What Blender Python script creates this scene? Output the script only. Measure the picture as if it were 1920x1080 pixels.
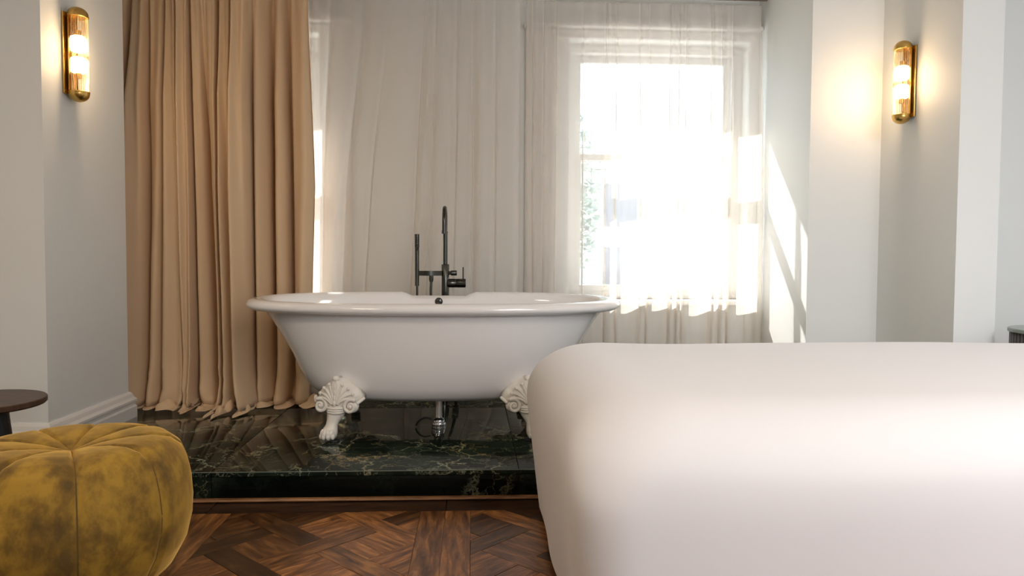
import bpy, math, random
from math import sin, cos, pi, radians, atan, sqrt
from mathutils import Vector, Matrix, noise
random.seed(7)
scn = bpy.context.scene
for o in list(bpy.data.objects):
    bpy.data.objects.remove(o)
COL = scn.collection

# ------------------------------------------------------------------ camera
F = 1377.0
yaw, pitch, roll = atan(75/F), atan(57/F), .0058
fw = Vector((sin(yaw)*cos(pitch), cos(yaw)*cos(pitch), -sin(pitch)))
r0 = Vector((cos(yaw), -sin(yaw), 0)); u0 = r0.cross(fw)
rr = r0*cos(roll)+u0*sin(roll); uu = -r0*sin(roll)+u0*cos(roll)
cd = bpy.data.cameras.new('camera'); cam = bpy.data.objects.new('camera', cd); COL.objects.link(cam)
M = Matrix((rr, uu, -fw)).transposed().to_4x4(); M.translation = Vector((0, 0, .96))
cam.matrix_world = M
cd.sensor_width = 36; cd.lens = F/1920*36; cd.clip_start = .05; cd.clip_end = 300
scn.camera = cam

# ------------------------------------------------------------------ world, sun, lamps, exposure
scn.view_settings.view_transform = 'Standard'; scn.view_settings.look = 'None'
scn.view_settings.gamma = 1; scn.view_settings.use_curve_mapping = False
scn.view_settings.exposure = 0.6
try:
    scn.cycles.use_denoising = True
    scn.cycles.max_bounces = 10; scn.cycles.transparent_max_bounces = 24
    scn.cycles.diffuse_bounces = 6; scn.cycles.transmission_bounces = 8
    scn.cycles.sample_clamp_indirect = 6; scn.cycles.caustics_reflective = False; scn.cycles.caustics_refractive = False
except Exception: pass
w = bpy.data.worlds.new('sky'); scn.world = w; w.use_nodes = True
nt = w.node_tree; nt.nodes.clear()
out = nt.nodes.new('ShaderNodeOutputWorld'); bg = nt.nodes.new('ShaderNodeBackground')
sky = nt.nodes.new('ShaderNodeTexSky'); sky.sky_type = 'HOSEK_WILKIE'; sky.turbidity = 6; sky.ground_albedo = .5
SUN_TO = Vector((.42, -1, -1.1)).normalized()
sky.sun_direction = -SUN_TO
mixw = nt.nodes.new('ShaderNodeMix'); mixw.data_type = 'RGBA'; mixw.inputs[0].default_value = .75
mixw.inputs[7].default_value = (.66, .84, 1, 1)
nt.links.new(sky.outputs[0], mixw.inputs[6]); nt.links.new(mixw.outputs[2], bg.inputs[0])
bg.inputs[1].default_value = 3.7
nt.links.new(bg.outputs[0], out.inputs[0])

def light(name, kind, loc, energy, color, size=.1, size_y=None, direction=None):
    l = bpy.data.lights.new(name, kind); l.energy = energy; l.color = color
    o = bpy.data.objects.new(name, l); COL.objects.link(o); o.location = loc
    if kind == 'AREA':
        l.size = size
        if size_y: l.shape = 'RECTANGLE'; l.size_y = size_y
    elif kind == 'POINT': l.shadow_soft_size = size
    elif kind == 'SUN': l.angle = size
    if direction is not None:
        o.rotation_euler = Vector(direction).to_track_quat('-Z', 'Y').to_euler()
    return o
light('sun', 'SUN', (0, 8, 8), 22, (1, .96, .9), radians(.8), direction=SUN_TO)
# sky portals in the two window openings
for cx in (1.165, -1.6):
    p = light('window_portal', 'AREA', (cx, 4.80, 1.5), 1, (1, 1, 1), 1.1, 1.6, (0, -1, 0)); p.data.cycles.is_portal = True
# ceiling lamps of the bedroom behind the camera
light('ceiling_lamp', 'AREA', (-1.4, .9, 2.6), 17, (1, .80, .58), .5, .5, (0, 0, -1))
light('ceiling_lamp', 'AREA', (1.2, .4, 2.6), 12, (1, .85, .70), .5, .5, (0, 0, -1))
# unseen fill lights added behind the camera on the right
light('rear_fill', 'AREA', (1.9, -1.9, 1.5), 20, (.86, .93, 1), 1.6, 1.5, (0, 1, -.05))  # broad cool fill for the room; the back wall has no window
light('bed_fill', 'AREA', (1.9, -1.2, 2.6), 35, (.98, .96, 1), 1.8, 1.2, (.22, 1, -.62)).data.spread = radians(105)  # added fill aimed at the bed, no fixture there

# ------------------------------------------------------------------ helpers
def mat(name, color=(.8, .8, .8), rough=.5, metal=0, **kw):
    m = bpy.data.materials.new(name); m.use_nodes = True
    b = m.node_tree.nodes['Principled BSDF']
    b.inputs['Base Color'].default_value = (*color, 1); b.inputs['Roughness'].default_value = rough
    b.inputs['Metallic'].default_value = metal
    for k, v in kw.items():
        b.inputs[k.replace('_', ' ')].default_value = v
    return m
def N(m, t): return m.node_tree.nodes.new(t)
def L(m, a, b): m.node_tree.links.new(a, b)
def ramp(m, stops):
    r = N(m, 'ShaderNodeValToRGB'); e = r.color_ramp.elements
    e[0].position, e[0].color = stops[0][0], (*stops[0][1], 1)
    e[1].position, e[1].color = stops[-1][0], (*stops[-1][1], 1)
    for p, c in stops[1:-1]:
        x = e.new(p); x.color = (*c, 1)
    return r
def noise_bump(m, scale, strength, dist=.01, detail=3, coord='Object'):
    tc = N(m, 'ShaderNodeTexCoord'); n = N(m, 'ShaderNodeTexNoise'); b = N(m, 'ShaderNodeBump')
    n.inputs['Scale'].default_value = scale; n.inputs['Detail'].default_value = detail
    b.inputs['Strength'].default_value = strength; b.inputs['Distance'].default_value = dist
    L(m, tc.outputs[coord], n.inputs['Vector']); L(m, n.outputs[0], b.inputs['Height'])
    L(m, b.outputs[0], m.node_tree.nodes['Principled BSDF'].inputs['Normal'])
    return n

def obj(name, verts, faces, material=None, parent=None, smooth=False, auto=None, loc=None, uv=None):
    me = bpy.data.meshes.new(name); me.from_pydata([tuple(v) for v in verts], [], faces); me.update()
    o = bpy.data.objects.new(name, me); COL.objects.link(o)
    if material: me.materials.append(material)
    if smooth or auto:
        for p in me.polygons: p.use_smooth = True
    if auto:
        try: me.set_sharp_from_angle(angle=radians(auto))
        except Exception: pass
    if uv:
        l = me.uv_layers.new(name='UVMap')
        for i, lp in enumerate(me.loops): l.data[i].uv = uv[lp.vertex_index]
    if parent: o.parent = parent
    if loc: o.location = loc
    return o
class MB:
    def __init__(s): s.v = []; s.f = []
    def add(s, v, f):
        n = len(s.v); s.v += [tuple(x) for x in v]; s.f += [tuple(i+n for i in q) for q in f]; return s
    def box(s, x0, x1, y0, y1, z0, z1, b=0):
        if b <= 0:
            v = [(x, y, z) for x in (x0, x1) for y in (y0, y1) for z in (z0, z1)]
            return s.add(v, [(0, 1, 3, 2), (4, 6, 7, 5), (0, 4, 5, 1), (2, 3, 7, 6), (0, 2, 6, 4), (1, 5, 7, 3)])
        import bmesh
        bm = bmesh.new(); bmesh.ops.create_cube(bm, size=1)
        for q in bm.verts: q.co = Vector(((x0+x1)/2+q.co.x*(x1-x0), (y0+y1)/2+q.co.y*(y1-y0), (z0+z1)/2+q.co.z*(z1-z0)))
        bmesh.ops.bevel(bm, geom=bm.edges[:], offset=b, segments=2, profile=.5, affect='EDGES')
        bm.verts.index_update()
        s.add([q.co[:] for q in bm.verts], [[q.index for q in f.verts] for f in bm.faces]); bm.free(); return s
    def loft(s, rings, close=True, cap0=True, cap1=True):
        n = len(rings[0]); v = [p for r in rings for p in r]; f = []
        for i in range(len(rings)-1):
            for j in range(n if close else n-1):
                k = (j+1) % n
                f.append((i*n+j, i*n+k, (i+1)*n+k, (i+1)*n+j))
        if cap0: f.append(tuple(range(n-1, -1, -1)))
        if cap1: f.append(tuple((len(rings)-1)*n+j for j in range(n)))
        return s.add(v, f)
    def lathe(s, prof, c=(0, 0, 0), n=32, axis='z'):
        rings = []
        for r, z in prof:
            ring = []
            for j in range(n):
                a = 2*pi*j/n; p = (r*cos(a), r*sin(a), z)
                if axis == 'x': p = (p[2], p[0], p[1])
                if axis == 'y': p = (p[0], p[2], p[1])
                ring.append((c[0]+p[0], c[1]+p[1], c[2]+p[2]))
            rings.append(ring)
        return s.loft(rings)
    def tube(s, pts, rad, n=12):
        pts = [Vector(p) for p in pts]; rings = []; up = None
        for i, p in enumerate(pts):
            t = (pts[min(i+1, len(pts)-1)]-pts[max(i-1, 0)]).normalized()
            if up is None:
                up = Vector((0, 0, 1)) if abs(t.z) < .9 else Vector((1, 0, 0))
            a = t.cross(up).normalized(); b = a.cross(t).normalized(); up = b
            r = rad[i] if isinstance(rad, (list, tuple)) else rad
            rings.append([p+a*r*cos(2*pi*j/n)+b*r*sin(2*pi*j/n) for j in range(n)])
        return s.loft(rings)
    def ball(s, c, r, nu=14, nv=9):
        rx, ry, rz = r if isinstance(r, tuple) else (r, r, r); rings = []
        for i in range(nv+1):
            a = pi*(i+.02*(i == 0)-.02*(i == nv))/nv
            rings.append([(c[0]+rx*sin(a)*cos(2*pi*j/nu), c[1]+ry*sin(a)*sin(2*pi*j/nu), c[2]-rz*cos(a)) for j in range(nu)])
        return s.loft(rings)
    def build(s, name, material=None, parent=None, smooth=False, auto=None):
        return obj(name, s.v, s.f, material, parent, smooth, auto)
def empty(name, loc=(0, 0, 0)):
    o = bpy.data.objects.new(name, None); COL.objects.link(o); o.location = loc; o.empty_display_size = .1; return o
def tag(o, label=None, cat=None, group=None, kind=None):
    for k, v in (('label', label), ('category', cat), ('group', group), ('kind', kind)):
        if v: o[k] = v
    return o
def put(root, o):      # parent a part built in world coordinates under an Empty
    o.parent = root; o.matrix_parent_inverse = Matrix.Translation(-Vector(root.location)); return o
def interp(x, pts):
    if x <= pts[0][0]: return pts[0][1]
    for (a, b), (c, d) in zip(pts, pts[1:]):
        if x <= c: return b+(d-b)*(x-a)/(c-a)
    return pts[-1][1]
def smooth_pts(pts, k=6):
    P = [Vector(p) for p in pts]; P = [P[0]]+P+[P[-1]]; o = []
    for i in range(1, len(P)-2):
        for j in range(k):
            t = j/k; a, b, c, d = P[i-1:i+3]
            o.append(.5*((2*b)+(c-a)*t+(2*a-5*b+4*c-d)*t*t+(3*b-a-3*c+d)*t**3))
    o.append(P[-1]); return o

# ------------------------------------------------------------------ materials
m_wall = mat('wall_paint', (.78, .80, .785), .55); noise_bump(m_wall, 60, .04, .002)
m_wall_side = m_wall
m_trim = mat('trim_paint', (.76, .755, .74), .35)
m_ceiling = mat('ceiling_paint', (.8, .79, .77), .7)
m_enamel = mat('bath_enamel', (.84, .83, .825), .10, Coat_Weight=.6, Coat_Roughness=.04)
m_foot = mat('painted_iron', (.80, .77, .71), .42)
m_gun = mat('gunmetal', (.075, .075, .07), .24, 1)
m_chrome = mat('chrome', (.62, .64, .67), .1, 1)
m_rubber = mat('black_rubber', (.012, .012, .012), .5)
m_brass = mat('aged_brass', (.62, .40, .12), .27, 1); noise_bump(m_brass, 90, .15, .002)
m_dark_metal = mat('black_metal', (.010, .013, .017), .45)
m_bed = mat('white_bedspread', (.74, .73, .74), .85, Sheen_Weight=.3); noise_bump(m_bed, 300, .08, .001)

# velvet
m_velvet = mat('mustard_velvet', (.5, .3, .05), .8, Sheen_Weight=1, Sheen_Roughness=.4, Sheen_Tint=(1, .62, .18, 1))
_t = N(m_velvet, 'ShaderNodeTexCoord'); _n = N(m_velvet, 'ShaderNodeTexNoise'); _n2 = N(m_velvet, 'ShaderNodeTexNoise')
_mp = N(m_velvet, 'ShaderNodeMapping'); _mp.inputs['Scale'].default_value = (1.3, 1.3, .9)
L(m_velvet, _t.outputs['Object'], _mp.inputs[0]); L(m_velvet, _mp.outputs[0], _n.inputs['Vector']); L(m_velvet, _mp.outputs[0], _n2.inputs['Vector'])
_n.inputs['Scale'].default_value = 8.5; _n.inputs['Detail'].default_value = 6; _n.inputs['Roughness'].default_value = .62; _n.inputs['Distortion'].default_value = .15
_n2.inputs['Scale'].default_value = 45; _n2.inputs['Detail'].default_value = 4
_r = ramp(m_velvet, [(.36, (.10, .056, .007)), (.47, (.19, .105, .010)), (.60, (.36, .21, .02))])
L(m_velvet, _n.outputs[0], _r.inputs[0]); L(m_velvet, _r.outputs[0], m_velvet.node_tree.nodes['Principled BSDF'].inputs['Base Color'])
_b = N(m_velvet, 'ShaderNodeBump'); _b.inputs['Strength'].default_value = .12; _b.inputs['Distance'].default_value = .004
L(m_velvet, _n2.outputs[0], _b.inputs['Height']); L(m_velvet, _b.outputs[0], m_velvet.node_tree.nodes['Principled BSDF'].inputs['Normal'])

# marble
def marble(name, seed, lo=.47, hi=.66, dk=1):
    m = mat(name, (.01, .02, .015), .06); m.node_tree.nodes['Principled BSDF'].inputs['IOR'].default_value = 1.27
    tc = N(m, 'ShaderNodeTexCoord'); mp = N(m, 'ShaderNodeMapping'); mp.inputs['Location'].default_value = seed
    L(m, tc.outputs['Object'], mp.inputs[0])
    warp = N(m, 'ShaderNodeTexNoise'); warp.inputs['Scale'].default_value = 3.2; warp.inputs['Detail'].default_value = 9; warp.inputs['Roughness'].default_value = .65
    L(m, mp.outputs[0], warp.inputs['Vector'])
    mx = N(m, 'ShaderNodeMix'); mx.data_type = 'VECTOR'; mx.inputs[0].default_value = .32
    L(m, mp.outputs[0], mx.inputs[4]); L(m, warp.outputs[1], mx.inputs[5])
    v = N(m, 'ShaderNodeTexVoronoi'); v.feature = 'DISTANCE_TO_EDGE'; v.inputs['Scale'].default_value = 5.5
    L(m, mx.outputs[1], v.inputs['Vector'])
    v2 = N(m, 'ShaderNodeTexVoronoi'); v2.feature = 'DISTANCE_TO_EDGE'; v2.inputs['Scale'].default_value = 13
    L(m, mx.outputs[1], v2.inputs['Vector'])
    n = N(m, 'ShaderNodeTexNoise'); n.inputs['Scale'].default_value = 2.6; n.inputs['Detail'].default_value = 8; n.inputs['Roughness'].default_value = .7
    L(m, mp.outputs[0], n.inputs['Vector'])
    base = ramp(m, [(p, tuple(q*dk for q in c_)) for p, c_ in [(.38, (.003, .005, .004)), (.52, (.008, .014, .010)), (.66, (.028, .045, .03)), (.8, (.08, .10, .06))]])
    L(m, n.outputs[0], base.inputs[0])
    vr = ramp(m, [(0, (1, 1, 1)), (.010, (.5, .5, .5)), (.03, (0, 0, 0))]); L(m, v.outputs[0], vr.inputs[0])
    vr2 = ramp(m, [(0, (.6, .6, .6)), (.025, (0, 0, 0))]); L(m, v2.outputs[0], vr2.inputs[0])
    msk = N(m, 'ShaderNodeTexNoise'); msk.inputs['Scale'].default_value = 3.3; msk.inputs['Detail'].default_value = 3
    L(m, mp.outputs[0], msk.inputs['Vector'])
    mr = ramp(m, [(lo, (0, 0, 0)), (hi, (1, 1, 1))]); L(m, msk.outputs[0], mr.inputs[0])
    ad = N(m, 'ShaderNodeMath'); ad.operation = 'MAXIMUM'; L(m, vr.outputs[0], ad.inputs[0]); L(m, vr2.outputs[0], ad.inputs[1])
    mu = N(m, 'ShaderNodeMath'); mu.operation = 'MULTIPLY'; L(m, ad.outputs[0], mu.inputs[0]); L(m, mr.outputs[0], mu.inputs[1])
    vc = ramp(m, [(.42, (.30, .34, .24)), (.6, (.34, .25, .11))]); L(m, warp.outputs[0], vc.inputs[0])
    fin = N(m, 'ShaderNodeMix'); fin.data_type = 'RGBA'
    L(m, mu.outputs[0], fin.inputs[0]); L(m, base.outputs[0], fin.inputs[6]); L(m, vc.outputs[0], fin.inputs[7])
    L(m, fin.outputs[2], m.node_tree.nodes['Principled BSDF'].inputs['Base Color'])
    return m
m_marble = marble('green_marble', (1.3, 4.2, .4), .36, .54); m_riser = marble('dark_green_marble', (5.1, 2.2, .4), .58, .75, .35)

# wood
def wood(name, c0, c1, c2, rough=.35, vary=True, sx=2.6, sy=15):
    m = mat(name, c1, rough)
    tc = N(m, 'ShaderNodeTexCoord'); mp = N(m, 'ShaderNodeMapping'); mp.inputs['Scale'].default_value = (sx, sy, 1)
    oi = N(m, 'ShaderNodeObjectInfo'); cm = N(m, 'ShaderNodeCombineXYZ')
    mu = N(m, 'ShaderNodeMath'); mu.operation = 'MULTIPLY'; mu.inputs[1].default_value = 37
    L(m, oi.outputs['Random'], mu.inputs[0]); L(m, mu.outputs[0], cm.inputs[0]); L(m, mu.outputs[0], cm.inputs[2])
    L(m, tc.outputs['UV'], mp.inputs[0]); L(m, cm.outputs[0], mp.inputs['Location'])
    n = N(m, 'ShaderNodeTexNoise'); n.inputs['Scale'].default_value = 3; n.inputs['Detail'].default_value = 7; n.inputs['Roughness'].default_value = .62; n.inputs['Distortion'].default_value = .45
    L(m, mp.outputs[0], n.inputs['Vector'])
    r = ramp(m, [(.34, c0), (.5, c1), (.68, c2)]); L(m, n.outputs[0], r.inputs[0])
    bs = m.node_tree.nodes['Principled BSDF']
    if vary:
        hs = N(m, 'ShaderNodeHueSaturation'); mr = N(m, 'ShaderNodeMapRange'); mr.inputs[3].default_value = .22; mr.inputs[4].default_value = 2.1
        fr = N(m, 'ShaderNodeMath'); fr.operation = 'FRACT'; m2 = N(m, 'ShaderNodeMath'); m2.operation = 'MULTIPLY'; m2.inputs[1].default_value = 7.13
        L(m, oi.outputs['Random'], m2.inputs[0]); L(m, m2.outputs[0], fr.inputs[0])
        L(m, fr.outputs[0], mr.inputs[0]); L(m, mr.outputs[0], hs.inputs['Value']); L(m, r.outputs[0], hs.inputs['Color'])
        L(m, hs.outputs[0], bs.inputs['Base Color'])
    else: L(m, r.outputs[0], bs.inputs['Base Color'])
    b = N(m, 'ShaderNodeBump'); b.inputs['Strength'].default_value = .25; b.inputs['Distance'].default_value = .0015
    L(m, n.outputs[0], b.inputs['Height']); L(m, b.outputs[0], bs.inputs['Normal'])
    return m
m_parquet = wood('oak_parquet', (.045, .017, .006), (.12, .048, .015), (.27, .12, .036), .28)
m_border = wood('oak_border', (.012, .006, .004), (.035, .016, .008), (.06, .028, .012), .35, False)
m_floor_base = mat('floor_underlay', (.01, .006, .004), .8)
m_table = wood('dark_oak', (.03, .014, .008), (.06, .028, .014), (.10, .048, .022), .4, False, 3, 20)

# fabrics
m_curtain = mat('beige_curtain', (.66, .475, .295), .75, Sheen_Weight=.15); noise_bump(m_curtain, 500, .1, .001)
def sheer_mat(name, col, a0, a1):
    m = bpy.data.materials.new(name); m.use_nodes = True; t = m.node_tree; t.nodes.clear()
    o = N(m, 'ShaderNodeOutputMaterial'); mx = N(m, 'ShaderNodeMixShader'); tr = N(m, 'ShaderNodeBsdfTransparent')
    df = N(m, 'ShaderNodeBsdfDiffuse'); tl = N(m, 'ShaderNodeBsdfTranslucent'); m2 = N(m, 'ShaderNodeMixShader')
    df.inputs[0].default_value = (*col, 1); tl.inputs[0].default_value = (*col, 1); m2.inputs[0].default_value = .4
    lw = N(m, 'ShaderNodeLayerWeight'); lw.inputs[0].default_value = .5
    mr = N(m, 'ShaderNodeMapRange'); mr.inputs[3].default_value = a0; mr.inputs[4].default_value = a1
    L(m, lw.outputs['Facing'], mr.inputs[0])
    L(m, df.outputs[0], m2.inputs[1]); L(m, tl.outputs[0], m2.inputs[2])
    L(m, mr.outputs[0], mx.inputs[0]); L(m, tr.outputs[0], mx.inputs[1]); L(m, m2.outputs[0], mx.inputs[2])
    L(m, mx.outputs[0], o.inputs[0]); return m
m_sheer = sheer_mat('sheer_voile', (.79, .735, .665), .44, .98)
m_tape = mat('heading_tape', (.30, .24, .19), .8)

def clear_glass(name, tint=(1, 1, 1), f=.08):
    m = bpy.data.materials.new(name); m.use_nodes = True; t = m.node_tree; t.nodes.clear()
    o = N(m, 'ShaderNodeOutputMaterial'); mx = N(m, 'ShaderNodeMixShader'); tr = N(m, 'ShaderNodeBsdfTransparent'); gl = N(m, 'ShaderNodeBsdfGlossy')
    gl.inputs['Roughness'].default_value = .02; tr.inputs[0].default_value = (*tint, 1)
    lw = N(m, 'ShaderNodeLayerWeight'); lw.inputs[0].default_value = .35
    mr = N(m, 'ShaderNodeMapRange'); mr.inputs[3].default_value = f*.5; mr.inputs[4].default_value = min(1, f*7)
    L(m, lw.outputs['Facing'], mr.inputs[0]); L(m, mr.outputs[0], mx.inputs[0])
    L(m, tr.outputs[0], mx.inputs[1]); L(m, gl.outputs[0], mx.inputs[2]); L(m, mx.outputs[0], o.inputs[0]); return m
m_pane = clear_glass('window_glass')
m_rod = clear_glass('rod_glass', (.99, .95, .87), .12)
m_bulb = bpy.data.materials.new('lamp_bulb'); m_bulb.use_nodes = True
_bs = m_bulb.node_tree.nodes['Principled BSDF']; _bs.inputs['Base Color'].default_value = (1, .9, .75, 1)
_bs.inputs['Emission Color'].default_value = (1, .74, .42, 1); _bs.inputs['Emission Strength'].default_value = 6

# ------------------------------------------------------------------ room shell
PZ = .12                      # platform top
LX, RX = -1.775, 2.19         # lamp walls
AX0, AX1 = -2.2, 1.80         # sides of the window alcove
WY = 4.60                     # inner face of the window wall
CZ = 2.72
def struct(o): o['kind'] = 'structure'; return o
struct(MB().box(-3.1, 3.1, -2.1, 5.0, -.12, -.022).build('floor', m_floor_base)); FLOOR = bpy.data.objects['floor']
struct(MB().box(-3.1, 3.1, -2.1, 5.0, CZ, CZ+.1).build('ceiling', m_ceiling))
struct(MB().box(-3.1, 3.1, -2.1, -2.0, -.022, CZ).build('wall_back', m_wall))
wl = MB().box(-3.1, -3.0, -2.0, 3.16, -.022, CZ).box(-3.1, LX, 3.16, 3.88, -.022, CZ).box(-3.1, AX0, 3.88, 5.0, -.022, CZ)
struct(wl.build('wall_left', m_wall))
wr = MB().box(3.0, 3.1, -2.0, 3.62, -.022, CZ).box(RX, 2.385, 3.22, 3.86, -.022, CZ).box(2.385, 3.1, 3.62, 3.86, -.022, CZ).box(AX1, 3.1, 3.86, 5.0, -.022, CZ)
struct(wr.build('wall_right', m_wall))
# window openings (X0, X1, Z0, Z1)
WIN = [(.60, 1.735, .70, 2.32), (-2.14, -.935, .70, 2.32)]
ww = MB()
xs = [AX0, WIN[1][0], WIN[1][1], WIN[0][0], WIN[0][1], AX1]
ww.box(xs[0], xs[1], WY, 5.0, -.022, CZ).box(xs[2], xs[3], WY, 5.0, -.022, CZ).box(xs[4], xs[5], WY, 5.0, -.022, CZ)
for a, b, c, d in WIN: ww.box(a, b, WY, 5.0, -.022, c).box(a, b, WY, 5.0, d, CZ)
struct(ww.build('wall_window', m_wall))

# baseboards
BP = [(0, 0), (.030, 0), (.030, .176), (.024, .186), (.024, .196), (.031, .203), (.031, .214), (.020, .226), (.014, .243), (.006, .253), (0, .253)]
def skirting(name, path, inward=1, z0=0):
    rings = []
    for i, p in enumerate(path):
        p = Vector(p); ns = []
        if i > 0: d = (p-Vector(path[i-1])).normalized(); ns.append(Vector((d.y, -d.x))*inward)
        if i < len(path)-1: d = (Vector(path[i+1])-p).normalized(); ns.append(Vector((d.y, -d.x))*inward)
        n = ns[0] if len(ns) == 1 else (ns[0]+ns[1])/(1+ns[0].dot(ns[1]))
        rings.append([(p.x+n.x*d_, p.y+n.y*d_, z0+z) for d_, z in BP])
    return struct(MB().loft(rings).build(name, m_trim))
skirting('baseboard_left', [(-3, -2), (-3, 3.16), (LX, 3.16), (LX, 3.88), (AX0, 3.88)])
skirting('baseboard_right', [(AX1, 4.6), (AX1, 3.86), (RX, 3.86), (RX, 3.22), (2.385, 3.22), (2.385, 3.62), (3.0, 3.62), (3.0, -2)])
skirting('baseboard_back', [(AX0, WY), (AX1, WY)])

# ------------------------------------------------------------------ platform of green marble slabs
plat = struct(MB().box(-3.0, 3.0, 2.90, 5.0, -.022, .098).build('trim_1', m_floor_base))
tx = [-2.99, -2.211, -1.011, .189, 1.389, 2.589, 2.99]; ty = [2.883, 4.083, 5.0]
g = .0012
for i in range(len(tx)-1):
    for j in range(2):
        MB().box(tx[i]+g, tx[i+1]-g, ty[j]+(g if j else 0), ty[j+1]-g, .1, PZ, .0015).build('marble_slab', m_marble, plat, auto=40)
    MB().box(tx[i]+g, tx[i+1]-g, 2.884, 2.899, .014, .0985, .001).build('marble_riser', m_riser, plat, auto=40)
m_edge = mat('brushed_edge_strip', (.20, .24, .20), .35, .3)
MB().box(-2.99, 2.99, 2.8815, 2.8835, PZ-.0035, PZ-.0005).build('edge_strip', m_edge, plat)
# quarter-round wooden bead at the foot of the platform
prof = [(0, .004)]+[(.014*cos(a), .005+.011*sin(a)) for a in [pi/2*k/6 for k in range(7)]]
v = []; rings = [[(x, 2.883-p, q) for p, q in prof] for x in (-2.99, 2.99)]
q = MB().loft(rings)
m_bead = wood('oak_bead', (.10, .04, .014), (.22, .10, .035), (.34, .16, .06), .35, False, 2, 40)
struct(obj('trim_2', q.v, q.f, m_bead, None, False, 40, uv=[(a[0], a[2]) for a in q.v]))

# ------------------------------------------------------------------ parquet de Versailles
def clip(poly, a, b, c):     # keep a*x+b*y<=c
    o = []
    for i in range(len(poly)):
        p, q_ = poly[i], poly[(i+1) % len(poly)]
        dp, dq = a*p[0]+b*p[1]-c, a*q_[0]+b*q_[1]-c
        if dp <= 0: o.append(p)
        if (dp < 0 < dq) or (dq < 0 < dp):
            t = dp/(dp-dq); o.append((p[0]+(q_[0]-p[0])*t, p[1]+(q_[1]-p[1])*t))
    return o
def area(p): return abs(sum(p[i][0]*p[(i+1) % len(p)][1]-p[(i+1) % len(p)][0]*p[i][1] for i in range(len(p))))/2
floor_rest = MB(); rest_uv = []
def floor_piece(poly, ang, single, mt=None):
    # poly counter-clockwise in XY; shrink slightly for the joint
    c = (sum(p[0] for p in poly)/len(poly), sum(p[1] for p in poly)/len(poly))
    gap = .0011; pl = []
    for p in poly:
        d = sqrt((p[0]-c[0])**2+(p[1]-c[1])**2) or 1; k = 1-gap*1.3/d; pl.append((c[0]+(p[0]-c[0])*k, c[1]+(p[1]-c[1])*k))
    n = len(pl); lift = random.uniform(-.0006, .0003); e = .0012
    top = [(c[0]+(p[0]-c[0])*(1-e/max(.02, sqrt((p[0]-c[0])**2+(p[1]-c[1])**2))), c[1]+(p[1]-c[1])*(1-e/max(.02, sqrt((p[0]-c[0])**2+(p[1]-c[1])**2))), lift) for p in pl]
    vs = [(p[0], p[1], -.018) for p in pl]+[(p[0], p[1], lift-.0009) for p in pl]+top
    fs = [tuple(range(2*n, 3*n))]
    for i in range(n):
        j = (i+1) % n; fs += [(i, j, n+j, n+i), (n+i, n+j, 2*n+j, 2*n+i)]
    ca, sa = cos(ang), sin(ang)
    uv = [(p[0]*ca+p[1]*sa, -p[0]*sa+p[1]*ca) for p in vs]
    if single:
        vs = [(p[0]-c[0], p[1]-c[1], p[2]) for p in vs]
        o = obj('floor_plank', vs, fs, mt or m_parquet, FLOOR, uv=uv, loc=(c[0], c[1], 0))
    else:
        floor_rest.add(vs, fs); rest_uv.extend(uv)
MOD, PW = .892, .0935; INN = MOD-2*PW
sp, hw = .354, .0605      # lattice spacing and half width measured along X+-Y
def panel(x0, y1, single):   # x0 = left edge of inner square, y1 = far edge
    x1 = x0+INN; y0 = y1-INN
    sq = lambda p: clip(clip(clip(clip(p, -1, 0, -x0), 1, 0, x1), 0, -1, -y0), 0, 1, y1)
    s0 = 1.924+(x0+.90)+(y1-2.757); t0 = -2.944+(x0+.90)-(y1-2.757)+.0
    X = lambda s, t: ((s+t)/2, (s-t)/2)
    def rect(sa, sb, ta, tb, ang):
        p = [X(sa, ta), X(sa, tb), X(sb, tb), X(sb, ta)]
        A = sum(p[i][0]*p[(i+1) % 4][1]-p[(i+1) % 4][0]*p[i][1] for i in range(4))
        if A < 0: p = p[::-1]
        p = sq(p)
        if len(p) > 2 and area(p) > .00012: floor_piece(p, ang, single)
    for i in range(-5, 6):
        for j in range(-5, 6):
            s, t = s0+i*sp, t0+j*sp
            rect(s+hw, s+sp-hw, t+hw, t+sp-hw, pi/4 if (i+j) % 2 else -pi/4)       # filler square
            if (i+j) % 2 == 0: rect(s-sp+hw, s+sp-hw, t-hw, t+hw, pi/4)            # plank along s
            else: rect(s-hw, s+hw, t-sp+hw, t+sp-hw, -pi/4)                         # plank along t
    # frame of the panel
    R = lambda a, b, c, d, ang, mt=None: floor_piece([(a, c), (b, c), (b, d), (a, d)], ang, single, mt)
    far = y1 > 2.7
    R(x0-PW, x0, y0-PW, y1, pi/2); R(x1, x1+PW, y0, y1 if far else y1+PW, pi/2)
    R(x0-PW, x1+(PW if far else 0), y1, 2.8825 if far else y1+PW, 0, m_border if far else None); R(x0, x1+PW, y0-PW, y0, 0)
for k in range(-3, 4):
    for r_ in range(0, 6):
        x0 = -.895+k*MOD; y1 = 2.757-r_*MOD
        if x0-PW < -3 or x0+INN+PW > 3.02: continue
        near = (k in (-1, 0, 1) and r_ < 2)
        panel(x0, y1, near)
floor_rest_o = obj('parquet', floor_rest.v, floor_rest.f, m_parquet, FLOOR, uv=rest_uv); floor_rest_o['kind'] = 'stuff'

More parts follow.
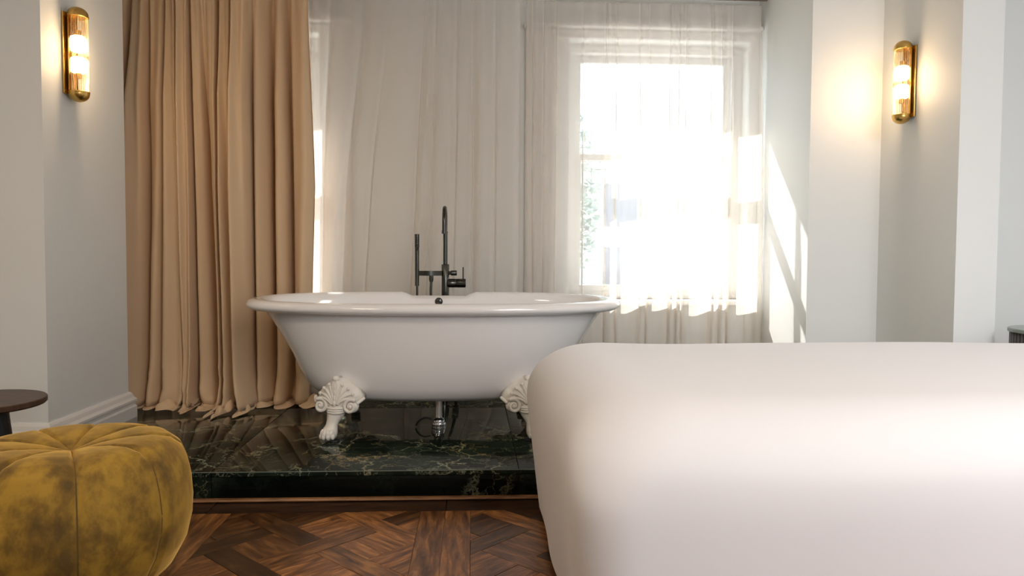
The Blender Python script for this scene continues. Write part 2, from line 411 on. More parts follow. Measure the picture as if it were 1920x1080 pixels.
# ------------------------------------------------------------------ windows
def window(name, a, b, c, d):
    root = empty(name, ((a+b)/2, WY+.2, c)); struct(root)
    K = lambda mb, n, m=m_trim: put(root, mb.build(n, m, auto=35))
    y0, y1 = 4.70, 4.83
    f = .055
    K(MB().box(a, a+f, y0, y1, c, d, .004).box(b-f, b, y0, y1, c, d, .004).box(a+f, b-f, y0, y1, d-f, d, .004).box(a+f, b-f, y0, y1, c, c+f*.8, .004), 'window_frame')
    mid = 1.60; s = .042
    def sash(z0, z1, yy, n):
        x0, x1 = a+f, b-f
        K(MB().box(x0, x0+s, yy, yy+.04, z0, z1, .004).box(x1-s, x1, yy, yy+.04, z0, z1, .004).box(x0+s, x1-s, yy, yy+.04, z1-s, z1, .004).box(x0+s, x1-s, yy, yy+.04, z0, z0+s, .004), n)
        K(MB().box(x0+s, x1-s, yy+.018, yy+.022, z0+s, z1-s), 'pane', m_pane)
    sash(mid-.02, d-f, 4.775, 'upper_sash'); sash(c+f*.8, mid+.03, 4.73, 'lower_sash')
    # lining of the reveal and sill board
    K(MB().box(a-.06, b+.06 if b < 1.7 else b, WY-.10, 4.72, c-.03, c, .006), 'sill_board')
    # broad casing on the room side
    l0, l1 = a-.275, a; rg0, rg1 = b, min(b+(.195 if a < -1 else .275), AX1-.002)
    if a < -1: l0 = AX0+.002
    K(MB().box(l0, l1, WY-.022, WY, PZ+.25, d+.02, .004), 'casing')
    K(MB().box(rg0, rg1, WY-.022, WY, PZ+.25, d+.02, .004), 'casing')
    K(MB().box(l0, rg1, WY-.024, WY, d, d+.055, .004), 'casing_head')
    K(MB().box(l0-.01 if a > -1 else l0, min(rg1+.01, AX1-.001), WY-.085, WY, d+.055, d+.078, .005), 'cornice')
    return root
window('window_1', *WIN[0]); window('window_2', *WIN[1])

# ------------------------------------------------------------------ curtains
def lobe_of(f, g):
    f = max(0, min(1, (f-g[2])/(1-g[2]-g[3])))
    return 1-abs(2*f**g[0]-1)**g[1]
def drape(name, material, bt, bm, bb, Y0, amp, ztop, zbot, seed, rows=70, m=30, heading=.0, spill=None, kover=(.05, .19), tmid=.5, parent=None, thick=0, ampk=(1, 1, 1), pinch=.5):
    rnd = random.Random(seed); nc = len(bt)-1
    A = [amp*rnd.uniform(.4, 1.25) for _ in range(nc)]; K = [rnd.uniform(*kover) for _ in range(nc)]
    ph = [rnd.uniform(0, 6.28) for _ in range(nc)]; vo = [rnd.uniform(-.3, .25)*amp for _ in range(nc+1)]
    vs = []; fs = []
    G = [(rnd.choice((.72, .85, 1, 1.25, 1.5)), rnd.uniform(2.6, 4.8), rnd.choice((.05, .09, .16, .26)), rnd.choice((.05, .09, .16, .26))) for _ in range(nc)] if pinch < .45 else None
    total = rows
    ext = 16 if spill else 0
    cols = nc*m+1
    for r_ in range(total+1+ext):
        t = min(1, r_/total); z = ztop+(zbot-ztop)*t
        if t < tmid: q_ = t/tmid; q_ = q_*q_*(3-2*q_)*.4+q_*.6; B = [a+(b-a)*q_ for a, b in zip(bt, bm)]
        else: q_ = (t-tmid)/(1-tmid); B = [a+(b-a)*q_ for a, b in zip(bm, bb)]
        ak = interp(t, [(0, ampk[0]), (.5, ampk[1]), (1, ampk[2])])
        for c in range(cols):
            i = min(c//m, nc-1); f = (c-i*m)/m
            wd = B[i+1]-B[i]
            x = B[i]+wd*(f-K[i]*sin(2*pi*f)*min(1, .35+t*1.5))
            lobe = sin(pi*f)**pinch if not G else lobe_of(f, G[i])
            yy = Y0-ak*A[i]*lobe*min(1, .35+2.2*t)-(vo[i]*(1-f)+vo[i+1]*f)
            yy += ak*A[i]*.16*sin(3*pi*f+ph[i]+1.5*sin(2.2*t+ph[i]))*sin(pi*f)
            yy += .006*noise.noise(Vector((x*9, z*3, seed)))
            if heading:
                hh = math.exp(-t/.05)
                yy += heading*hh*sin(2*pi*(c/m)*3.0+ph[i]*.3)
            zz = z
            if spill:
                e = interp(x, spill)*(.55+.75*noise.noise(Vector((x*7, 1.3, seed)))+.25*lobe)
                e = max(.015, e)
                if r_ > total:
                    qq = (r_-total)/ext
                    yy -= e*qq
                    x += qq*interp(x, [(-2.2, 0), (-1.2, .0), (-1.0, .05), (-.9, .085)])+.02*qq*noise.noise(Vector((c*.09, qq*2, 5)))
                    x += .05*noise.noise(Vector((B[i]*9, zbot*3, 8)))
                    zz = z-.012+max(0, .085*noise.noise(Vector((x*11, yy*15, 3.1))))*sin(pi*min(1, qq*1.05))+.03*(1-qq)**3*(.4+.6*lobe)
                else:
                    # cloth slumps towards the room just above the floor
                    s_ = max(0, (t-.88)/.12)
                    yy -= .05*s_*s_*(1+.9*noise.noise(Vector((x*8, z*6, 2)))); x += .05*s_*s_*noise.noise(Vector((B[i]*9, z*3, 8)))
                    yy += .035*s_*noise.noise(Vector((x*11, z*16, 4)))
            vs.append((x, yy, zz))
    R = total+ext
    for r_ in range(R):
        for c in range(cols-1):
            a = r_*cols+c; fs.append((a, a+1, a+cols+1, a+cols))
    o = obj(name, vs, fs, material, parent, smooth=True)
    if thick:
        md = o.modifiers.new('t', 'SOLIDIFY'); md.thickness = thick; md.offset = 0
    return o
def px2x(l, D):   # fold positions read as widths, turned into metres at depth D once
    return [(p-885.3)*D/F*1.0 for p in l]
DY = 4.30
bt = [-2.12, -2.02, -1.925, -1.83, -1.735, -1.665, -1.60, -1.525, -1.435, -1.35, -1.26, -1.16, -1.05, -.935]
bm = [-2.12, -2.03, -1.93, -1.79, -1.70, -1.615, -1.545, -1.465, -1.40, -1.315, -1.235, -1.14, -1.02, -.895]
bb = [-2.12, -2.035, -1.945, -1.80, -1.72, -1.59, -1.53, -1.42, -1.365, -1.29, -1.225, -1.13, -1.01, -.93]
dr = drape('curtain', m_curtain, bt, bm, bb, DY, .21, 2.56, PZ+.016, 11, rows=80, heading=.012,
           spill=[(-2.2, .09), (-1.8, .10), (-1.5, .17), (-1.3, .20), (-1.1, .19), (-.9, .24)], thick=.002, ampk=(.5, 1, 1.1), kover=(.09, .17), pinch=.42)
tag(dr, 'heavy beige floor-length curtain gathered in deep folds left of the bathtub, pooling on the marble', 'curtain')
# sheers
rnd = random.Random(5)
def bounds(x0, x1, n, jit, r):
    ws = [r.uniform(1-jit, 1+jit) for _ in range(n)]; s = sum(ws); o = [x0]
    for w_ in ws: o.append(o[-1]+w_/s*(x1-x0))
    return o
n1 = 16
b1 = bounds(-2.1, .285, n1, .62, rnd)
b1m = [x-(.13*math.exp(-((x+.55)/.3)**2)) for x in b1]
b1b = [x-(.20*math.exp(-((x+.50)/.33)**2)) for x in b1]
s1 = drape('sheer_curtain', m_sheer, b1, b1m, b1b, 4.475, .06, 2.512, PZ+.004, 21, rows=50, m=12, ampk=(.8, 1, 1.1), kover=(.0, .2), pinch=1.1)
tag(s1, 'taupe sheer voile curtain hanging straight behind the bathtub taps between the windows', 'sheer curtain')
b2 = bounds(.318, 1.77, 15, .62, rnd)
b2b = [x+.012*sin(x*23) for x in b2]
s2 = drape('sheer_curtain', m_sheer, b2, b2, b2b, 4.49, .045, 2.512, PZ+.004, 33, rows=50, m=12, ampk=(.8, 1, 1.25), kover=(.10, .36), pinch=.9)
tag(s2, 'translucent sheer voile curtain drawn across the bright right-hand window', 'sheer curtain')
tr = MB().box(AX0+.01, AX1-.005, 4.44, 4.475, 2.535, 2.56, .003).build('curtain_track', m_tape)
tag(tr, 'dark curtain track above the sheer curtains', 'curtain track')
tr = MB().box(AX0+.01, -.85, 4.285, 4.32, 2.57, 2.60, .003).build('curtain_track', m_tape)
tag(tr, 'dark curtain track above the beige curtain', 'curtain track')

# ------------------------------------------------------------------ bathtub
TX, TY = -.178, 3.655
tub = empty('bathtub', (TX, TY, PZ))
tag(tub, 'white double-ended roll-top bathtub on claw feet', 'bathtub')
def contour(a, b, z, n=220, e=2.5, dz=None):
    pts = []
    for j in range(n):
        th = 2*pi*j/n; c, s = cos(th), sin(th)
        x = a*math.copysign(abs(c)**(2/e), c); y = b*math.copysign(abs(s)**(2/e), s)
        pts.append((TX+x, TY+y, z+(dz(x, y) if dz else 0)))
    return pts
def notch(x, y):    # low flat tap deck in the far rim
    if y < .2: return 0
    k = max(0, min(1, (.182-abs(x))/.018)); return -.021*k
rings = []
# outer wall, bottom to rim
for z, a, b, e in [(.272, .30, .10, 2.2), (.274, .42, .17, 2.3), (.283, .52, .215, 2.4), (.305, .580, .245, 2.4), (.35, .622, .268, 2.4), (.42, .662, .288, 2.45),
                   (.50, .695, .304, 2.5), (.58, .742, .317, 2.5), (.65, .785, .327, 2.5), (.695, .820, .335, 2.5)]:
    rings.append(contour(a, b, z, e=e))
# rolled rim
rc = .7345; ra, rb = .866, .352
for k in range(0, 13):
    ang = -pi*.62+k*(pi*1.22)/12
    ox, oz = .046*cos(ang), .027*sin(ang)
    rings.append(contour(ra+ox, rb+ox*.85, rc+oz, e=2.45, dz=(lambda x, y, q=oz > -.008: .0115*y/.35+(notch(x, y) if q else 0))))
for z, a, b, e in [(.748, .814, .318, 2.5), (.722, .80, .310, 2.5), (.65, .775, .300, 2.5), (.55, .715, .287, 2.5), (.45, .65, .268, 2.4), (.37, .58, .24, 2.4), (.325, .50, .20, 2.3), (.312, .36, .13, 2.2), (.310, .1, .03, 2)]:
    rings.append(contour(a, b, z, e=e, dz=(lambda x, y, q=z > .74, k=z > .71: (.0115*y/.35 if k else 0)+(notch(x, y) if q else 0))))
q = MB().loft(rings); o = q.build('tub_body', m_enamel, smooth=True); put(tub, o)
put(tub, MB().lathe([(.003, -.007), (.018, -.007), (.021, -.003), (.021, .0), (.003, .001)], (TX+.0, TY+.304, .722), 20, 'y').build('overflow_hole', m_gun, smooth=True))
# waste trap under the tub
wx, wy = -.160, 3.60
q = MB().lathe([(.001, 0), (.036, 0), (.037, .006), (.035, .012), (.036, .018), (.036, .024), (.033, .030)], (wx, wy, PZ), 24)
q.lathe([(.030, .03), (.030, .04), (.024, .048), (.018, .052), (.017, .055), (.0165, .16), (.001, .16)], (wx, wy, PZ), 24)
put(tub, q.build('waste_pipe', m_chrome, auto=40))
put(tub, MB().tube([(wx+.028, wy-.005, PZ+.03), (wx+.028, wy-.005, PZ+.155)], .0035, 8).build('overflow_rod', m_chrome, smooth=True))
put(tub, MB().tube(smooth_pts([(wx-.035, wy, PZ+.045), (wx-.07, wy+.0, PZ+.05), (wx-.10, wy+.02, PZ+.03), (wx-.115, wy+.03, PZ+.006)]), .005, 8).build('waste_hose', m_rubber, smooth=True))

# claw foot, built around its own origin; +x = away from the tub's centre, -y = towards the camera side
def claw_foot(sx, sy):
    q = MB()
    # acanthus shield: curved plate with fan ridges
    nu, nv = 40, 20; V = []; Fq = []
    for layer in (0, 1):
        for i in range(nv+1):
            for j in range(nu+1):
                s = j/nu*2-1; t = i/nv
                hwid = interp(t, [(0, .056), (.12, .088), (.25, .105), (.42, .103), (.6, .087), (.78, .062), (.92, .034), (1, .012)])
                x = s*hwid; z = .145+t*.135+(.010*(1-abs(s)) if t > .8 else 0)
                lob = 1+.05*cos(s*19)*(t > .3)
                x *= lob
                # fan ridges radiating from the band at the neck
                ang = math.atan2(x, z-.135)
                rd = abs(sin(ang*8.5+ (.6 if s > 0 else -.6)))**.6
                dep = .016*rd*(min(1, t*3))*(1-.3*abs(s))
                bulge = .030*(1-s*s)+.012
                y = -(bulge+dep) if layer == 0 else .02
                V.append((x, y+.045*t*0+.03*(abs(s)**3), z))
    n1_ = (nv+1)*(nu+1)
    for i in range(nv):
        for j in range(nu):
            a = i*(nu+1)+j
            Fq.append((a, a+1, a+nu+2, a+nu+1)); Fq.append((n1_+a, n1_+a+nu+1, n1_+a+nu+2, n1_+a+1))
    for j in range(nu):
        Fq.append((j, n1_+j, n1_+j+1, j+1)); a = nv*(nu+1)+j; Fq.append((a, a+1, n1_+a+1, n1_+a))
    for i in range(nv):
        a = i*(nu+1); Fq.append((a, a+nu+1, n1_+a+nu+1, n1_+a)); a += nu; Fq.append((a, n1_+a, n1_+a+nu+1, a+nu+1))
    q.add(V, Fq)
    # leaf veins in relief, curling outwards
    for k in range(-4, 5):
        if k == 0: continue
        s = k/4.; pts = []
        for t in [0, .25, .5, .75, 1]:
            a = s*1.25*(.35+.65*t); rad_ = .018+.082*t*(1-.12*abs(s))
            pts.append((sin(a)*rad_+.006*s, -.052+.030*abs(s)*t*t*.8, .150+cos(a)*rad_*1.1+.006*t))
        q.tube(smooth_pts(pts, 4), [.0035+.004*sin(pi*i_/16*.9+.3) for i_ in range(17)], 7)
        q.ball((pts[-1][0], pts[-1][1]-.002, pts[-1][2]-.001), (.0085, .007, .0085), 8, 6)
    for t in [0, 1, 2, 3]: q.ball((0, -.054, .175+t*.024), (.0075-.001*t, .007, .016), 8, 6)
    q.ball((0, -.046, .283), (.018, .012, .014), 10, 7)
    # scrolls on both sides
    for sg in (-1, 1):
        pts = []; rads = []
        for k in range(30):
            a = k/29*2*pi*1.45; R_ = .034*(1-k/29*.80)
            pts.append((sg*(.072+R_*cos(a+.9)), -.040-.006*k/29, .160+R_*sin(a+.9))); rads.append(.0095*(1-.4*k/29))
        q.tube(pts, rads, 8); q.ball((sg*.072, -.042, .160), (.012, .010, .012), 10, 7)
        q.ball((sg*.072, -.02, .160), (.034, .022, .032), 12, 8)
        q.tube(smooth_pts([(sg*.098, -.03, .172), (sg*.112, -.012, .185), (sg*.118, .005, .192)]), .008, 8)
    # collar bands
    for z, rx in ((.151, .050), (.141, .046), (.131, .044)):
        q.tube([(-rx, -.030, z+.004), (-rx*.6, -.050, z), (0, -.056, z-.001), (rx*.6, -.050, z), (rx, -.030, z+.004)], .0058, 8)
    # leg lofted down to the paw
    rg = []
    for z, cx, cy, ax_, ay in [(.17, 0, -.01, .050, .036), (.15, 0, -.012, .048, .038), (.13, .003, -.016, .045, .038), (.11, .008, -.022, .038, .033), (.092, .013, -.029, .031, .028),
                               (.076, .018, -.036, .027, .025), (.058, .022, -.044, .033, .031), (.040, .024, -.050, .037, .036), (.024, .025, -.052, .035, .035), (.014, .025, -.05, .028, .028)]:
        rg.append([(cx+ax_*cos(2*pi*j/20), cy+ay*sin(2*pi*j/20), z) for j in range(20)])
    q.loft(rg)
    for z, cx, cy in ((.117, .006, -.050), (.106, .009, -.050), (.096, .012, -.052)):
        q.tube([(cx-.022, cy+.012, z), (cx, cy, z-.002), (cx+.022, cy+.012, z)], .0042, 7)
    # toes
    for k, a in enumerate((-.95, -.32, .32, .95)):
        tx_, ty_ = .025+sin(a)*.026, -.054-cos(a)*.026
        q.ball((tx_, ty_, .038), (.0125, .018, .022), 10, 8); q.ball((tx_+sin(a)*.008, ty_-cos(a)*.008, .027), (.010, .012, .015), 9, 7)
    q.lathe([(.001, .008), (.022, .008), (.022, .016), (.001, .016)], (.025, -.05, 0), 18)
    # turn so the foot faces outwards, then mirror to its corner
    ca, sa = cos(radians(14)), sin(radians(14)); W = []
    for x, y, z in q.v:
        # tilt the shield to lie on the tub's slope
        y2 = y+max(0, z-.13)*.10
        X_, Y_ = x*ca-y2*sa*-1*-1, x*sa+y2*ca
        W.append((X_*1.0, Y_, z))
    Fc = q.f
    if sx*sy > 0:
        pass
    out_v = [(TX+sx*(.432+x), TY+sy*(.262-y), PZ+z) for x, y, z in W]
    if sx*sy*-1 < 0: Fc = [tuple(reversed(f)) for f in q.f]
    o = obj('foot', out_v, Fc, m_foot, smooth=True); put(tub, o)
    pad = MB().lathe([(.001, 0), (.024, 0), (.025, .004), (.022, .009), (.001, .009)], (TX+sx*(.432+.013), TY+sy*(.262+.048), PZ), 18).build('foot_pad', m_dark_metal, smooth=True)
    pad.parent = o; pad.matrix_parent_inverse = o.matrix_world.inverted(); pad.matrix_parent_inverse = Matrix.Identity(4)
for sx in (-1, 1):
    for sy in (-1, 1): claw_foot(sx, sy)

# ------------------------------------------------------------------ floor-standing bath filler
FX, FY = -.150, 4.13
tap = empty('bath_filler', (FX, FY, PZ))
tag(tap, 'dark gunmetal freestanding bath filler tap with gooseneck spout and hand shower behind the tub', 'tap')
K = lambda mb, n, m=m_gun, **k: put(tap, mb.build(n, m, **(k or {'auto': 40})))
K(MB().lathe([(.001, 0), (.024, 0), (.024, .008), (.02, .011), (.001, .011)], (FX, FY, PZ), 28), 'floor_flange')
K(MB().lathe([(.001, .0), (.014, .0), (.014, .56), (.001, .56)], (FX-.0, FY, PZ), 20), 'leg')
K(MB().lathe([(.001, 0), (.018, 0), (.018, .006), (.001, .007)], (FX+.062, FY, PZ), 24), 'floor_flange')
K(MB().tube([(FX+.062, FY, PZ+.005), (FX+.062, FY, PZ+.50), (FX+.05, FY, PZ+.54), (FX+.02, FY, PZ+.55)], .009, 12), 'leg')
K(MB().lathe([(.001, .66), (.0195, .66), (.0215, .663), (.0215, .918), (.019, .921), (.001, .921)], (FX, FY, 0), 28), 'body')
K(MB().lathe([(.001, .92), (.0125, .92), (.0125, 1.095), (.0145, 1.097), (.0145, 1.103), (.001, 1.103)], (FX, FY, 0), 20), 'riser')
arc = [(FX, FY, 1.10)]+[(FX, FY-.085+.085*cos(a), 1.145+.085*sin(a)) for a in [pi*k/16 for k in range(17)]]+[(FX, FY-.17, 1.10)]
K(MB().tube(arc, .0115, 14), 'spout')
K(MB().lathe([(.001, 0), (.0135, 0), (.0135, .018), (.001, .018)], (FX, FY-.17, 1.086), 18), 'aerator')
# mixer body, lever and diverter knob on the right
K(MB().lathe([(.001, .012), (.0245, .012), (.025, .016), (.025, .06), (.0235, .062), (.025, .064), (.025, .112), (.022, .115), (.001, .115)], (FX, FY, .815), 28, 'x'), 'mixer_body')
K(MB().tube([(FX+.100, FY, .835), (FX+.100, FY, .905)], .0042, 10), 'lever')
K(MB().lathe([(.001, .018), (.010, .018), (.010, .030), (.0145, .032), (.0145, .063), (.013, .065), (.001, .065)], (FX, FY, .872), 20, 'x'), 'diverter_knob')
# shower bracket: curved flat bar
br = MB(); rg = []
for k in range(13):
    t = k/12; x = FX-.018-.135*t; y = FY-.012-.030*sin(pi*t*.9)
    rg.append([(x, y-.007, .857), (x, y+.007, .857), (x, y+.007, .884), (x, y-.007, .884)])
K(br.loft(rg), 'shower_bracket')
HX = FX-.156
K(MB().lathe([(.001, .80), (.012, .80), (.012, .884), (.012, .99), (.0115, 1.01), (.0125, 1.012), (.0125, 1.085), (.0118, 1.088), (.001, 1.088)], (HX, FY-.02, 0), 20), 'hand_shower')
q = MB()
for k in range(6): q.lathe([(.0122, 0), (.0136, .001), (.0136, .006), (.0122, .007)], (HX, FY-.02, 1.018+k*.012), 18)
K(q, 'spray_ring')
K(MB().tube([(HX, FY-.02, .80), (HX+.002, FY-.02, .60), (HX+.006, FY-.018, .40)], .0065, 10), 'hose_rod')
K(MB().lathe([(.001, 0), (.009, 0), (.0125, .012), (.0125, .036), (.001, .036)], (FX-.076, FY-.04, .822), 18), 'hose_connector')
hz = smooth_pts([(FX-.076, FY-.04, .824), (FX-.078, FY-.04, .76), (FX-.073, FY-.035, .62), (FX-.09, FY-.03, .45), (FX-.12, FY-.03, .36), (FX-.148, FY-.02, .40)], 8)
K(MB().tube(hz, .0075, 10), 'hose', smooth=True)

# ------------------------------------------------------------------ wall lamps
def sconce(wallx, side, y, zc, label):
    root = empty('wall_lamp', (wallx, y, zc)); tag(root, label, 'wall lamp')
    cx = wallx+side*.046; H = .205; R = .043
    K = lambda mb, n, m=m_brass, **k: put(root, mb.build(n, m, **(k or {'auto': 35})))
    a, b = sorted((wallx+side*.0005, wallx+side*.010))
    K(MB().box(a, b, y-.046, y+.046, zc-H+.028, zc+H-.028, .003), 'back_plate')
    # half-cylinder reflector behind the rods
    rg = []
    for k in range(13):
        an = pi/2+pi*k/12; rx = cos(an)*R*.99; ry = sin(an)*R*.99
        rg.append([(cx+side*rx, y+ry, zc-H+.045), (cx+side*rx, y+ry, zc+H-.045), (cx+side*rx*.96, y+ry*.96, zc+H-.045), (cx+side*rx*.96, y+ry*.96, zc-H+.045)])
    K(MB().loft([r_ for r_ in rg if abs(r_[0][0]-cx) > .012 or True][2:-2]), 'reflector', smooth=True)
    for sg, nm in ((1, 'top_cap'), (-1, 'bottom_cap')):
        z0 = zc+sg*(H-.045)
        prof = [(.001, 0), (R*.9, 0), (R*1.03, .001), (R*1.03, .006), (R, .008)]+[(max(.001, R*cos(t_)), .010+R*.83*sin(t_)) for t_ in [pi/2*k/10 for k in range(11)]]
        q = MB().lathe([(r_, sg*z_) for r_, z_ in prof], (cx, y, z0), 32); K(q, nm, smooth=True)
    rod = MB().lathe([(.0008, -H+.045), (.0030, -H+.045), (.0030, H-.045), (.0008, H-.045)], (0, 0, 0), 8)
    proto = None
    for k in range(17):
        an = -pi*.56+pi*1.12*k/16
        if proto is None: o = rod.build('glass_rod', m_rod, smooth=True); proto = o
        else: o = proto.copy(); COL.objects.link(o)
        o.parent = root; o.matrix_parent_inverse = Matrix.Identity(4)
        o.location = (cx-wallx+side*cos(an)*(R-.0045), sin(an)*(R-.0045), 0)
    for dz in (.046, -.046):
        K(MB().lathe([(.001, -.036), (.020, -.035), (.029, -.030), (.031, -.02), (.031, .02), (.029, .030), (.020, .035), (.001, .036)], (cx, y, zc+dz), 24), 'bulb', m_bulb, smooth=True)
        K(MB().lathe([(.001, 0), (.013, 0), (.013, .03), (.001, .03)], (cx, y, zc+dz+(.028 if dz > 0 else -.058)), 16), 'socket')
        lg = light('lamp_glow', 'POINT', (cx+side*.062, y, zc+dz), 1.1, (1, .68, .40), .022)
        put(root, lg)
    return root
sconce(LX, 1, 3.36, 1.838, 'brass wall lamp with glass rods on the pier left of the beige curtain')
sconce(RX, -1, 3.60, 1.846, 'brass wall lamp with glass rods on the right-hand wall above the bed')

# ------------------------------------------------------------------ side table
st = empty('side_table', (-1.735, 2.66, 0)); tag(st, 'round dark wooden side table with a black conical pedestal behind the pouf', 'side table')
q = MB().lathe([(.001, .424), (.19, .424), (.205, .427), (.210, .432), (.210, .447), (.207, .450), (.001, .450)], (0, 0, 0), 64)
obj('table_top', q.v, q.f, m_table, st, auto=35, uv=[(a[0], a[1]) for a in q.v])
MB().lathe([(.001, 0), (.135, 0), (.137, .006), (.132, .012), (.118, .12), (.104, .28), (.092, .40), (.090, .424), (.001, .424)], (0, 0, 0), 48).build('pedestal', m_dark_metal, st, auto=35)

# ------------------------------------------------------------------ pouf
PX, PY = -1.155, 2.165
pf = empty('pouf', (PX, PY, 0)); tag(pf, 'mustard velvet pouf with radiating seams on the parquet at lower left', 'pouf')
NS = 9; off = radians(-60)
prof = [(.18, .0), (.225, .010), (.265, .045), (.303, .115), (.322, .185), (.326, .24), (.319, .30), (.306, .35), (.288, .392), (.258, .416), (.21, .426), (.15, .424), (.08, .414), (.03, .402), (.002, .396)]
def pouf_point(pi_, th, seam_dip=1, out=0):
    r, z = prof[pi_] if isinstance(pi_, int) else (interp(pi_, [(k, p[0]) for k, p in enumerate(prof)]), interp(pi_, [(k, p[1]) for k, p in enumerate(prof)]))
    f = ((th-off)/(2*pi/NS)) % 1.0; u_ = min(f, 1-f)
    seam = math.exp(-(u_/.045)**2); puff = sin(pi*f)
    up = max(0, min(1, (z-.33)/.08)) if r < .33 else 0
    octa = 1/ max(.2, cos((f-.5)*2*pi/NS))     # flatter panels
    rad_ = r*(.955*octa*.5+.5*1.0)+(.004*puff-.010*seam*seam_dip)*(0 if r < .06 else 1)*(1-up*.7)
    zz = z+(.004*puff-.015*seam*seam_dip)*up*min(1, r/.1)
    if z < .001: zz = 0
    n = noise.noise(Vector((cos(th)*2.3, sin(th)*2.3, z*6)))
    rad_ += .006*n*(r/.35)
    return ((rad_+out)*cos(th), (rad_+out)*sin(th), zz+out*up)
NT = 192; rings = []
NP = 56
for k in range(NP+1):
    pi_ = k/NP*(len(prof)-1)
    rings.append([pouf_point(pi_, 2*pi*j/NT) for j in range(NT)])
MB().loft(rings).build('cover', m_velvet, pf, smooth=True)
m_pipe = mat('velvet_piping', (.09, .05, .008), .7, Sheen_Weight=.3, Sheen_Tint=(1, .7, .3, 1))
for s_ in range(NS):
    th = off+2*pi*s_/NS
    pts = [pouf_point(k/60*(len(prof)-1.2), th, 1, -.0008) for k in range(3, 60)]
    MB().tube(pts, .0028, 6).build('seam', m_pipe, pf, smooth=True)
MB().ball((0, 0, .386), (.012, .012, .005), 14, 8).build('button', m_velvet, pf, smooth=True)

# ------------------------------------------------------------------ bed
bx0, bx1, by0, by1, bz = .205, 2.46, 1.47, 2.87, .648
bed = empty('bed', ((bx0+bx1)/2, (by0+by1)/2, 0)); tag(bed, 'large bed under a thick white bedspread with rounded corners, right foreground', 'bed')
put(bed, MB().box(bx0+.12, bx1-.05, by0+.12, by1-.12, .06, .28, .02).build('bed_base', m_bed, auto=40))
put(bed, MB().box(bx0+.10, bx1-.04, by0+.10, by1-.10, .285, .58, .06).build('mattress', m_bed, auto=40))
for sx, sy in ((0, 0), (0, 1), (1, 0), (1, 1)):
    put(bed, MB().lathe([(.001, 0), (.02, 0), (.028, .06), (.001, .06)], ((bx0+.2, bx1-.15)[sx], (by0+.2, by1-.2)[sy], 0), 14).build('leg', m_dark_metal, auto=40))
def rrect(inset, R, z, n=26, wob=0, sag=0):
    x0, x1, y0, y1 = bx0+inset, bx1-inset, by0+inset, by1-inset; R = max(.01, R-inset*.9); R = max(.0002, min(R, (y1-y0)/2-.0004))
    pts = []; P = []
    for cx, cy, a0 in ((x1-R, y1-R, 0), (x0+R, y1-R, pi/2), (x0+R, y0+R, pi), (x1-R, y0+R, 1.5*pi)):
        P += [(cx+R*cos(a0+pi/2*k/12), cy+R*sin(a0+pi/2*k/12)) for k in range(13)]
    # resample by straight edges as well
    for i in range(len(P)):
        p, q_ = P[i], P[(i+1) % len(P)]
        d = sqrt((p[0]-q_[0])**2+(p[1]-q_[1])**2); m_ = 1 if (i % 13) != 12 else n
        for k in range(m_):
            t = k/m_; pts.append([p[0]+(q_[0]-p[0])*t, p[1]+(q_[1]-p[1])*t])
    o = []
    for i, (x, y) in enumerate(pts):
        nx, ny = x-(x0+x1)/2, y-(y0+y1)/2; d = sqrt(nx*nx+ny*ny) or 1
        wv = wob*(.6*sin(i*.31+1)+.5*noise.noise(Vector((x*3, y*3, 1)))+.4*sin(i*.17))
        zz = z+.006*noise.noise(Vector((x*2.2, y*2.2, 5)))+.003*sin(x*5)*(z > .5)
        o.append((x+nx/d*wv, y+ny/d*wv, zz))
    return o
rg = []
for z, ins, wob in [(.03, .045, .012), (.10, .036, .012), (.2, .026, .010), (.3, .014, .007), (.38, .004, .004), (.44, -.002, .002)]:
    rg.append(rrect(ins+.002, .14+ (.44-z)*.12, z, wob=wob))
RE = .155
for k in range(1, 13):
    a = pi/2*k/12
    rg.append(rrect(RE*(1-cos(a))*1.35, .16+.12*sin(a)*1.0, bz-RE*1.15+RE*1.15*sin(a)))
for ins in (.27, .36, .46, .56, .64, .69, .6998): rg.append(rrect(ins, .28, bz+.004*(ins > .3)))
q = MB().loft(rg, cap0=False, cap1=False)
bs_ = q.build('bedspread', m_bed, smooth=True)
md = bs_.modifiers.new('s', 'SUBSURF'); md.levels = 1; md.render_levels = 1
put(bed, bs_)

# ------------------------------------------------------------------ fluted nightstand
NX, NY = 2.578, 3.03; NR = .222
ns = empty('nightstand', (NX, NY, 0)); tag(ns, 'round green-grey nightstand with fluted sides beyond the bed', 'nightstand')
m_ns = mat('green_lacquer', (.24, .29, .26), .22); m_flute = mat('fluted_wood', (.10, .095, .10), .4)
MB().lathe([(.001, .645), (NR-.004, .645), (NR, .648), (NR, .660), (NR-.003, .663), (.001, .663)], (0, 0, 0), 72).build('table_top', m_ns, ns, auto=35)
MB().lathe([(.001, .02), (NR-.022, .02), (NR-.022, .645), (.001, .645)], (0, 0, 0), 48).build('body', m_flute, ns, auto=35)
fl = None
for k in range(64):
    a = 2*pi*k/64
    if fl is None: o = MB().lathe([(.001, .02), (.0085, .02), (.0085, .644), (.001, .644)], (0, 0, 0), 8).build('flute', m_flute, ns, smooth=True); fl = o
    else: o = fl.copy(); COL.objects.link(o); o.parent = ns
    o.location = ((NR-.016)*cos(a), (NR-.016)*sin(a), 0)

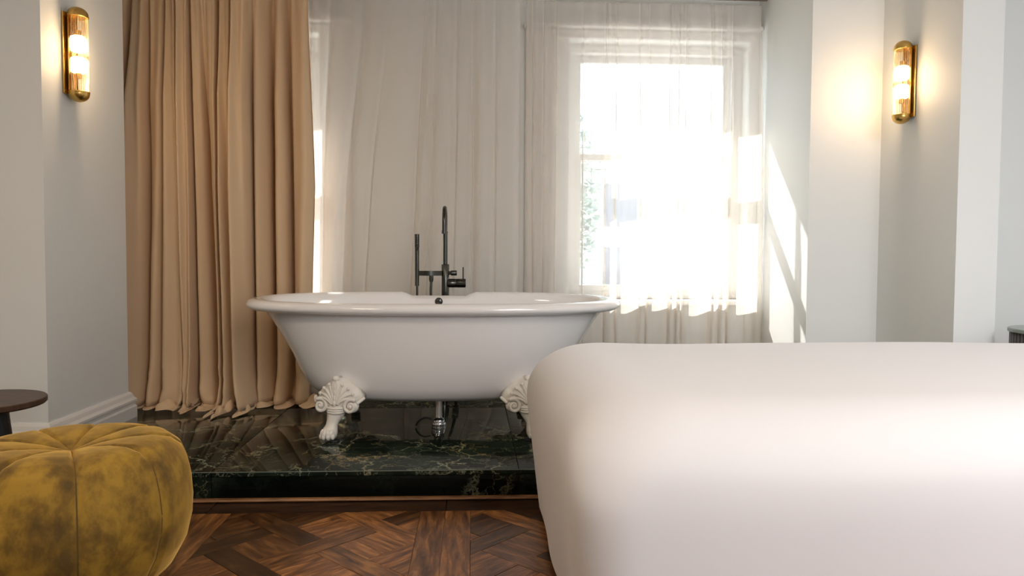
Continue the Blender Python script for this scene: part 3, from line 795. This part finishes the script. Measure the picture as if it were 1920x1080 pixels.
# ------------------------------------------------------------------ outdoors, seen through the sheer
m_ground = mat('pavement', (.45, .44, .42), .9)
struct(MB().box(-30, 40, 5.02, 80, -.6, -.5).build('ground', m_ground))
m_leaf = mat('leaf', (.24, .32, .27), .6); m_bark = mat('bark', (.12, .09, .06), .9)
tree = empty('tree', (1.2, 9.5, -.5)); tag(tree, 'leafy tree outside the right-hand window', 'tree')
put(tree, MB().tube([(1.2, 9.5, -.5), (1.25, 9.5, 1), (1.2, 9.5, 1.8), (1.25, 9.5, 2.4)], [.09, .08, .06, .03], 10).build('trunk', m_bark, smooth=True))
q = MB(); rt = random.Random(3)
for k in range(1600):
    while True:
        p = Vector((rt.uniform(-1, 1), rt.uniform(-1, 1), rt.uniform(-1, 1)))
        if p.length < 1: break
    c = Vector((1.22, 9.5, 1.75))+Vector((p.x*.42, p.y*.6, p.z*1.15)); a = rt.uniform(0, 6.28); b = rt.uniform(-.8, .8)
    u_ = Vector((cos(a), sin(a), b)).normalized()*.07; v_ = u_.cross(Vector((rt.uniform(-1, 1), rt.uniform(-1, 1), 1))).normalized()*.035
    q.add([c-u_, c+v_, c+u_, c-v_], [(0, 1, 2, 3)])
o = q.build('foliage', m_leaf); o['kind'] = 'stuff'; put(tree, o)
hb = empty('neighbour_house', (4.5, 24, -.5)); tag(hb, 'pale house across the street behind the tree', 'house')
m_house = mat('render_pale', (.62, .6, .58), .9); m_roof = mat('slate', (.16, .17, .2), .7)
put(hb, MB().box(-1, 5.2, 22, 28, -.5, 3.6).build('wall', m_house))
put(hb, MB().add([(-1.3, 21.7, 3.6), (5.5, 21.7, 3.6), (5.5, 28.3, 3.6), (-1.3, 28.3, 3.6), (-1.3, 25, 4.9), (5.5, 25, 4.9)], [(0, 1, 5, 4), (2, 3, 4, 5), (1, 2, 5), (3, 0, 4), (0, 3, 2, 1)]).build('roof', m_roof))
for x in (0, 2, 4):
    for z in (-.1, 1.9):
        put(hb, MB().box(x-.05, x+.95, 21.95, 22.0, z, z+1.4).box(x+.05, x+.85, 21.93, 21.96, z+.1, z+1.3).build('window', m_roof))
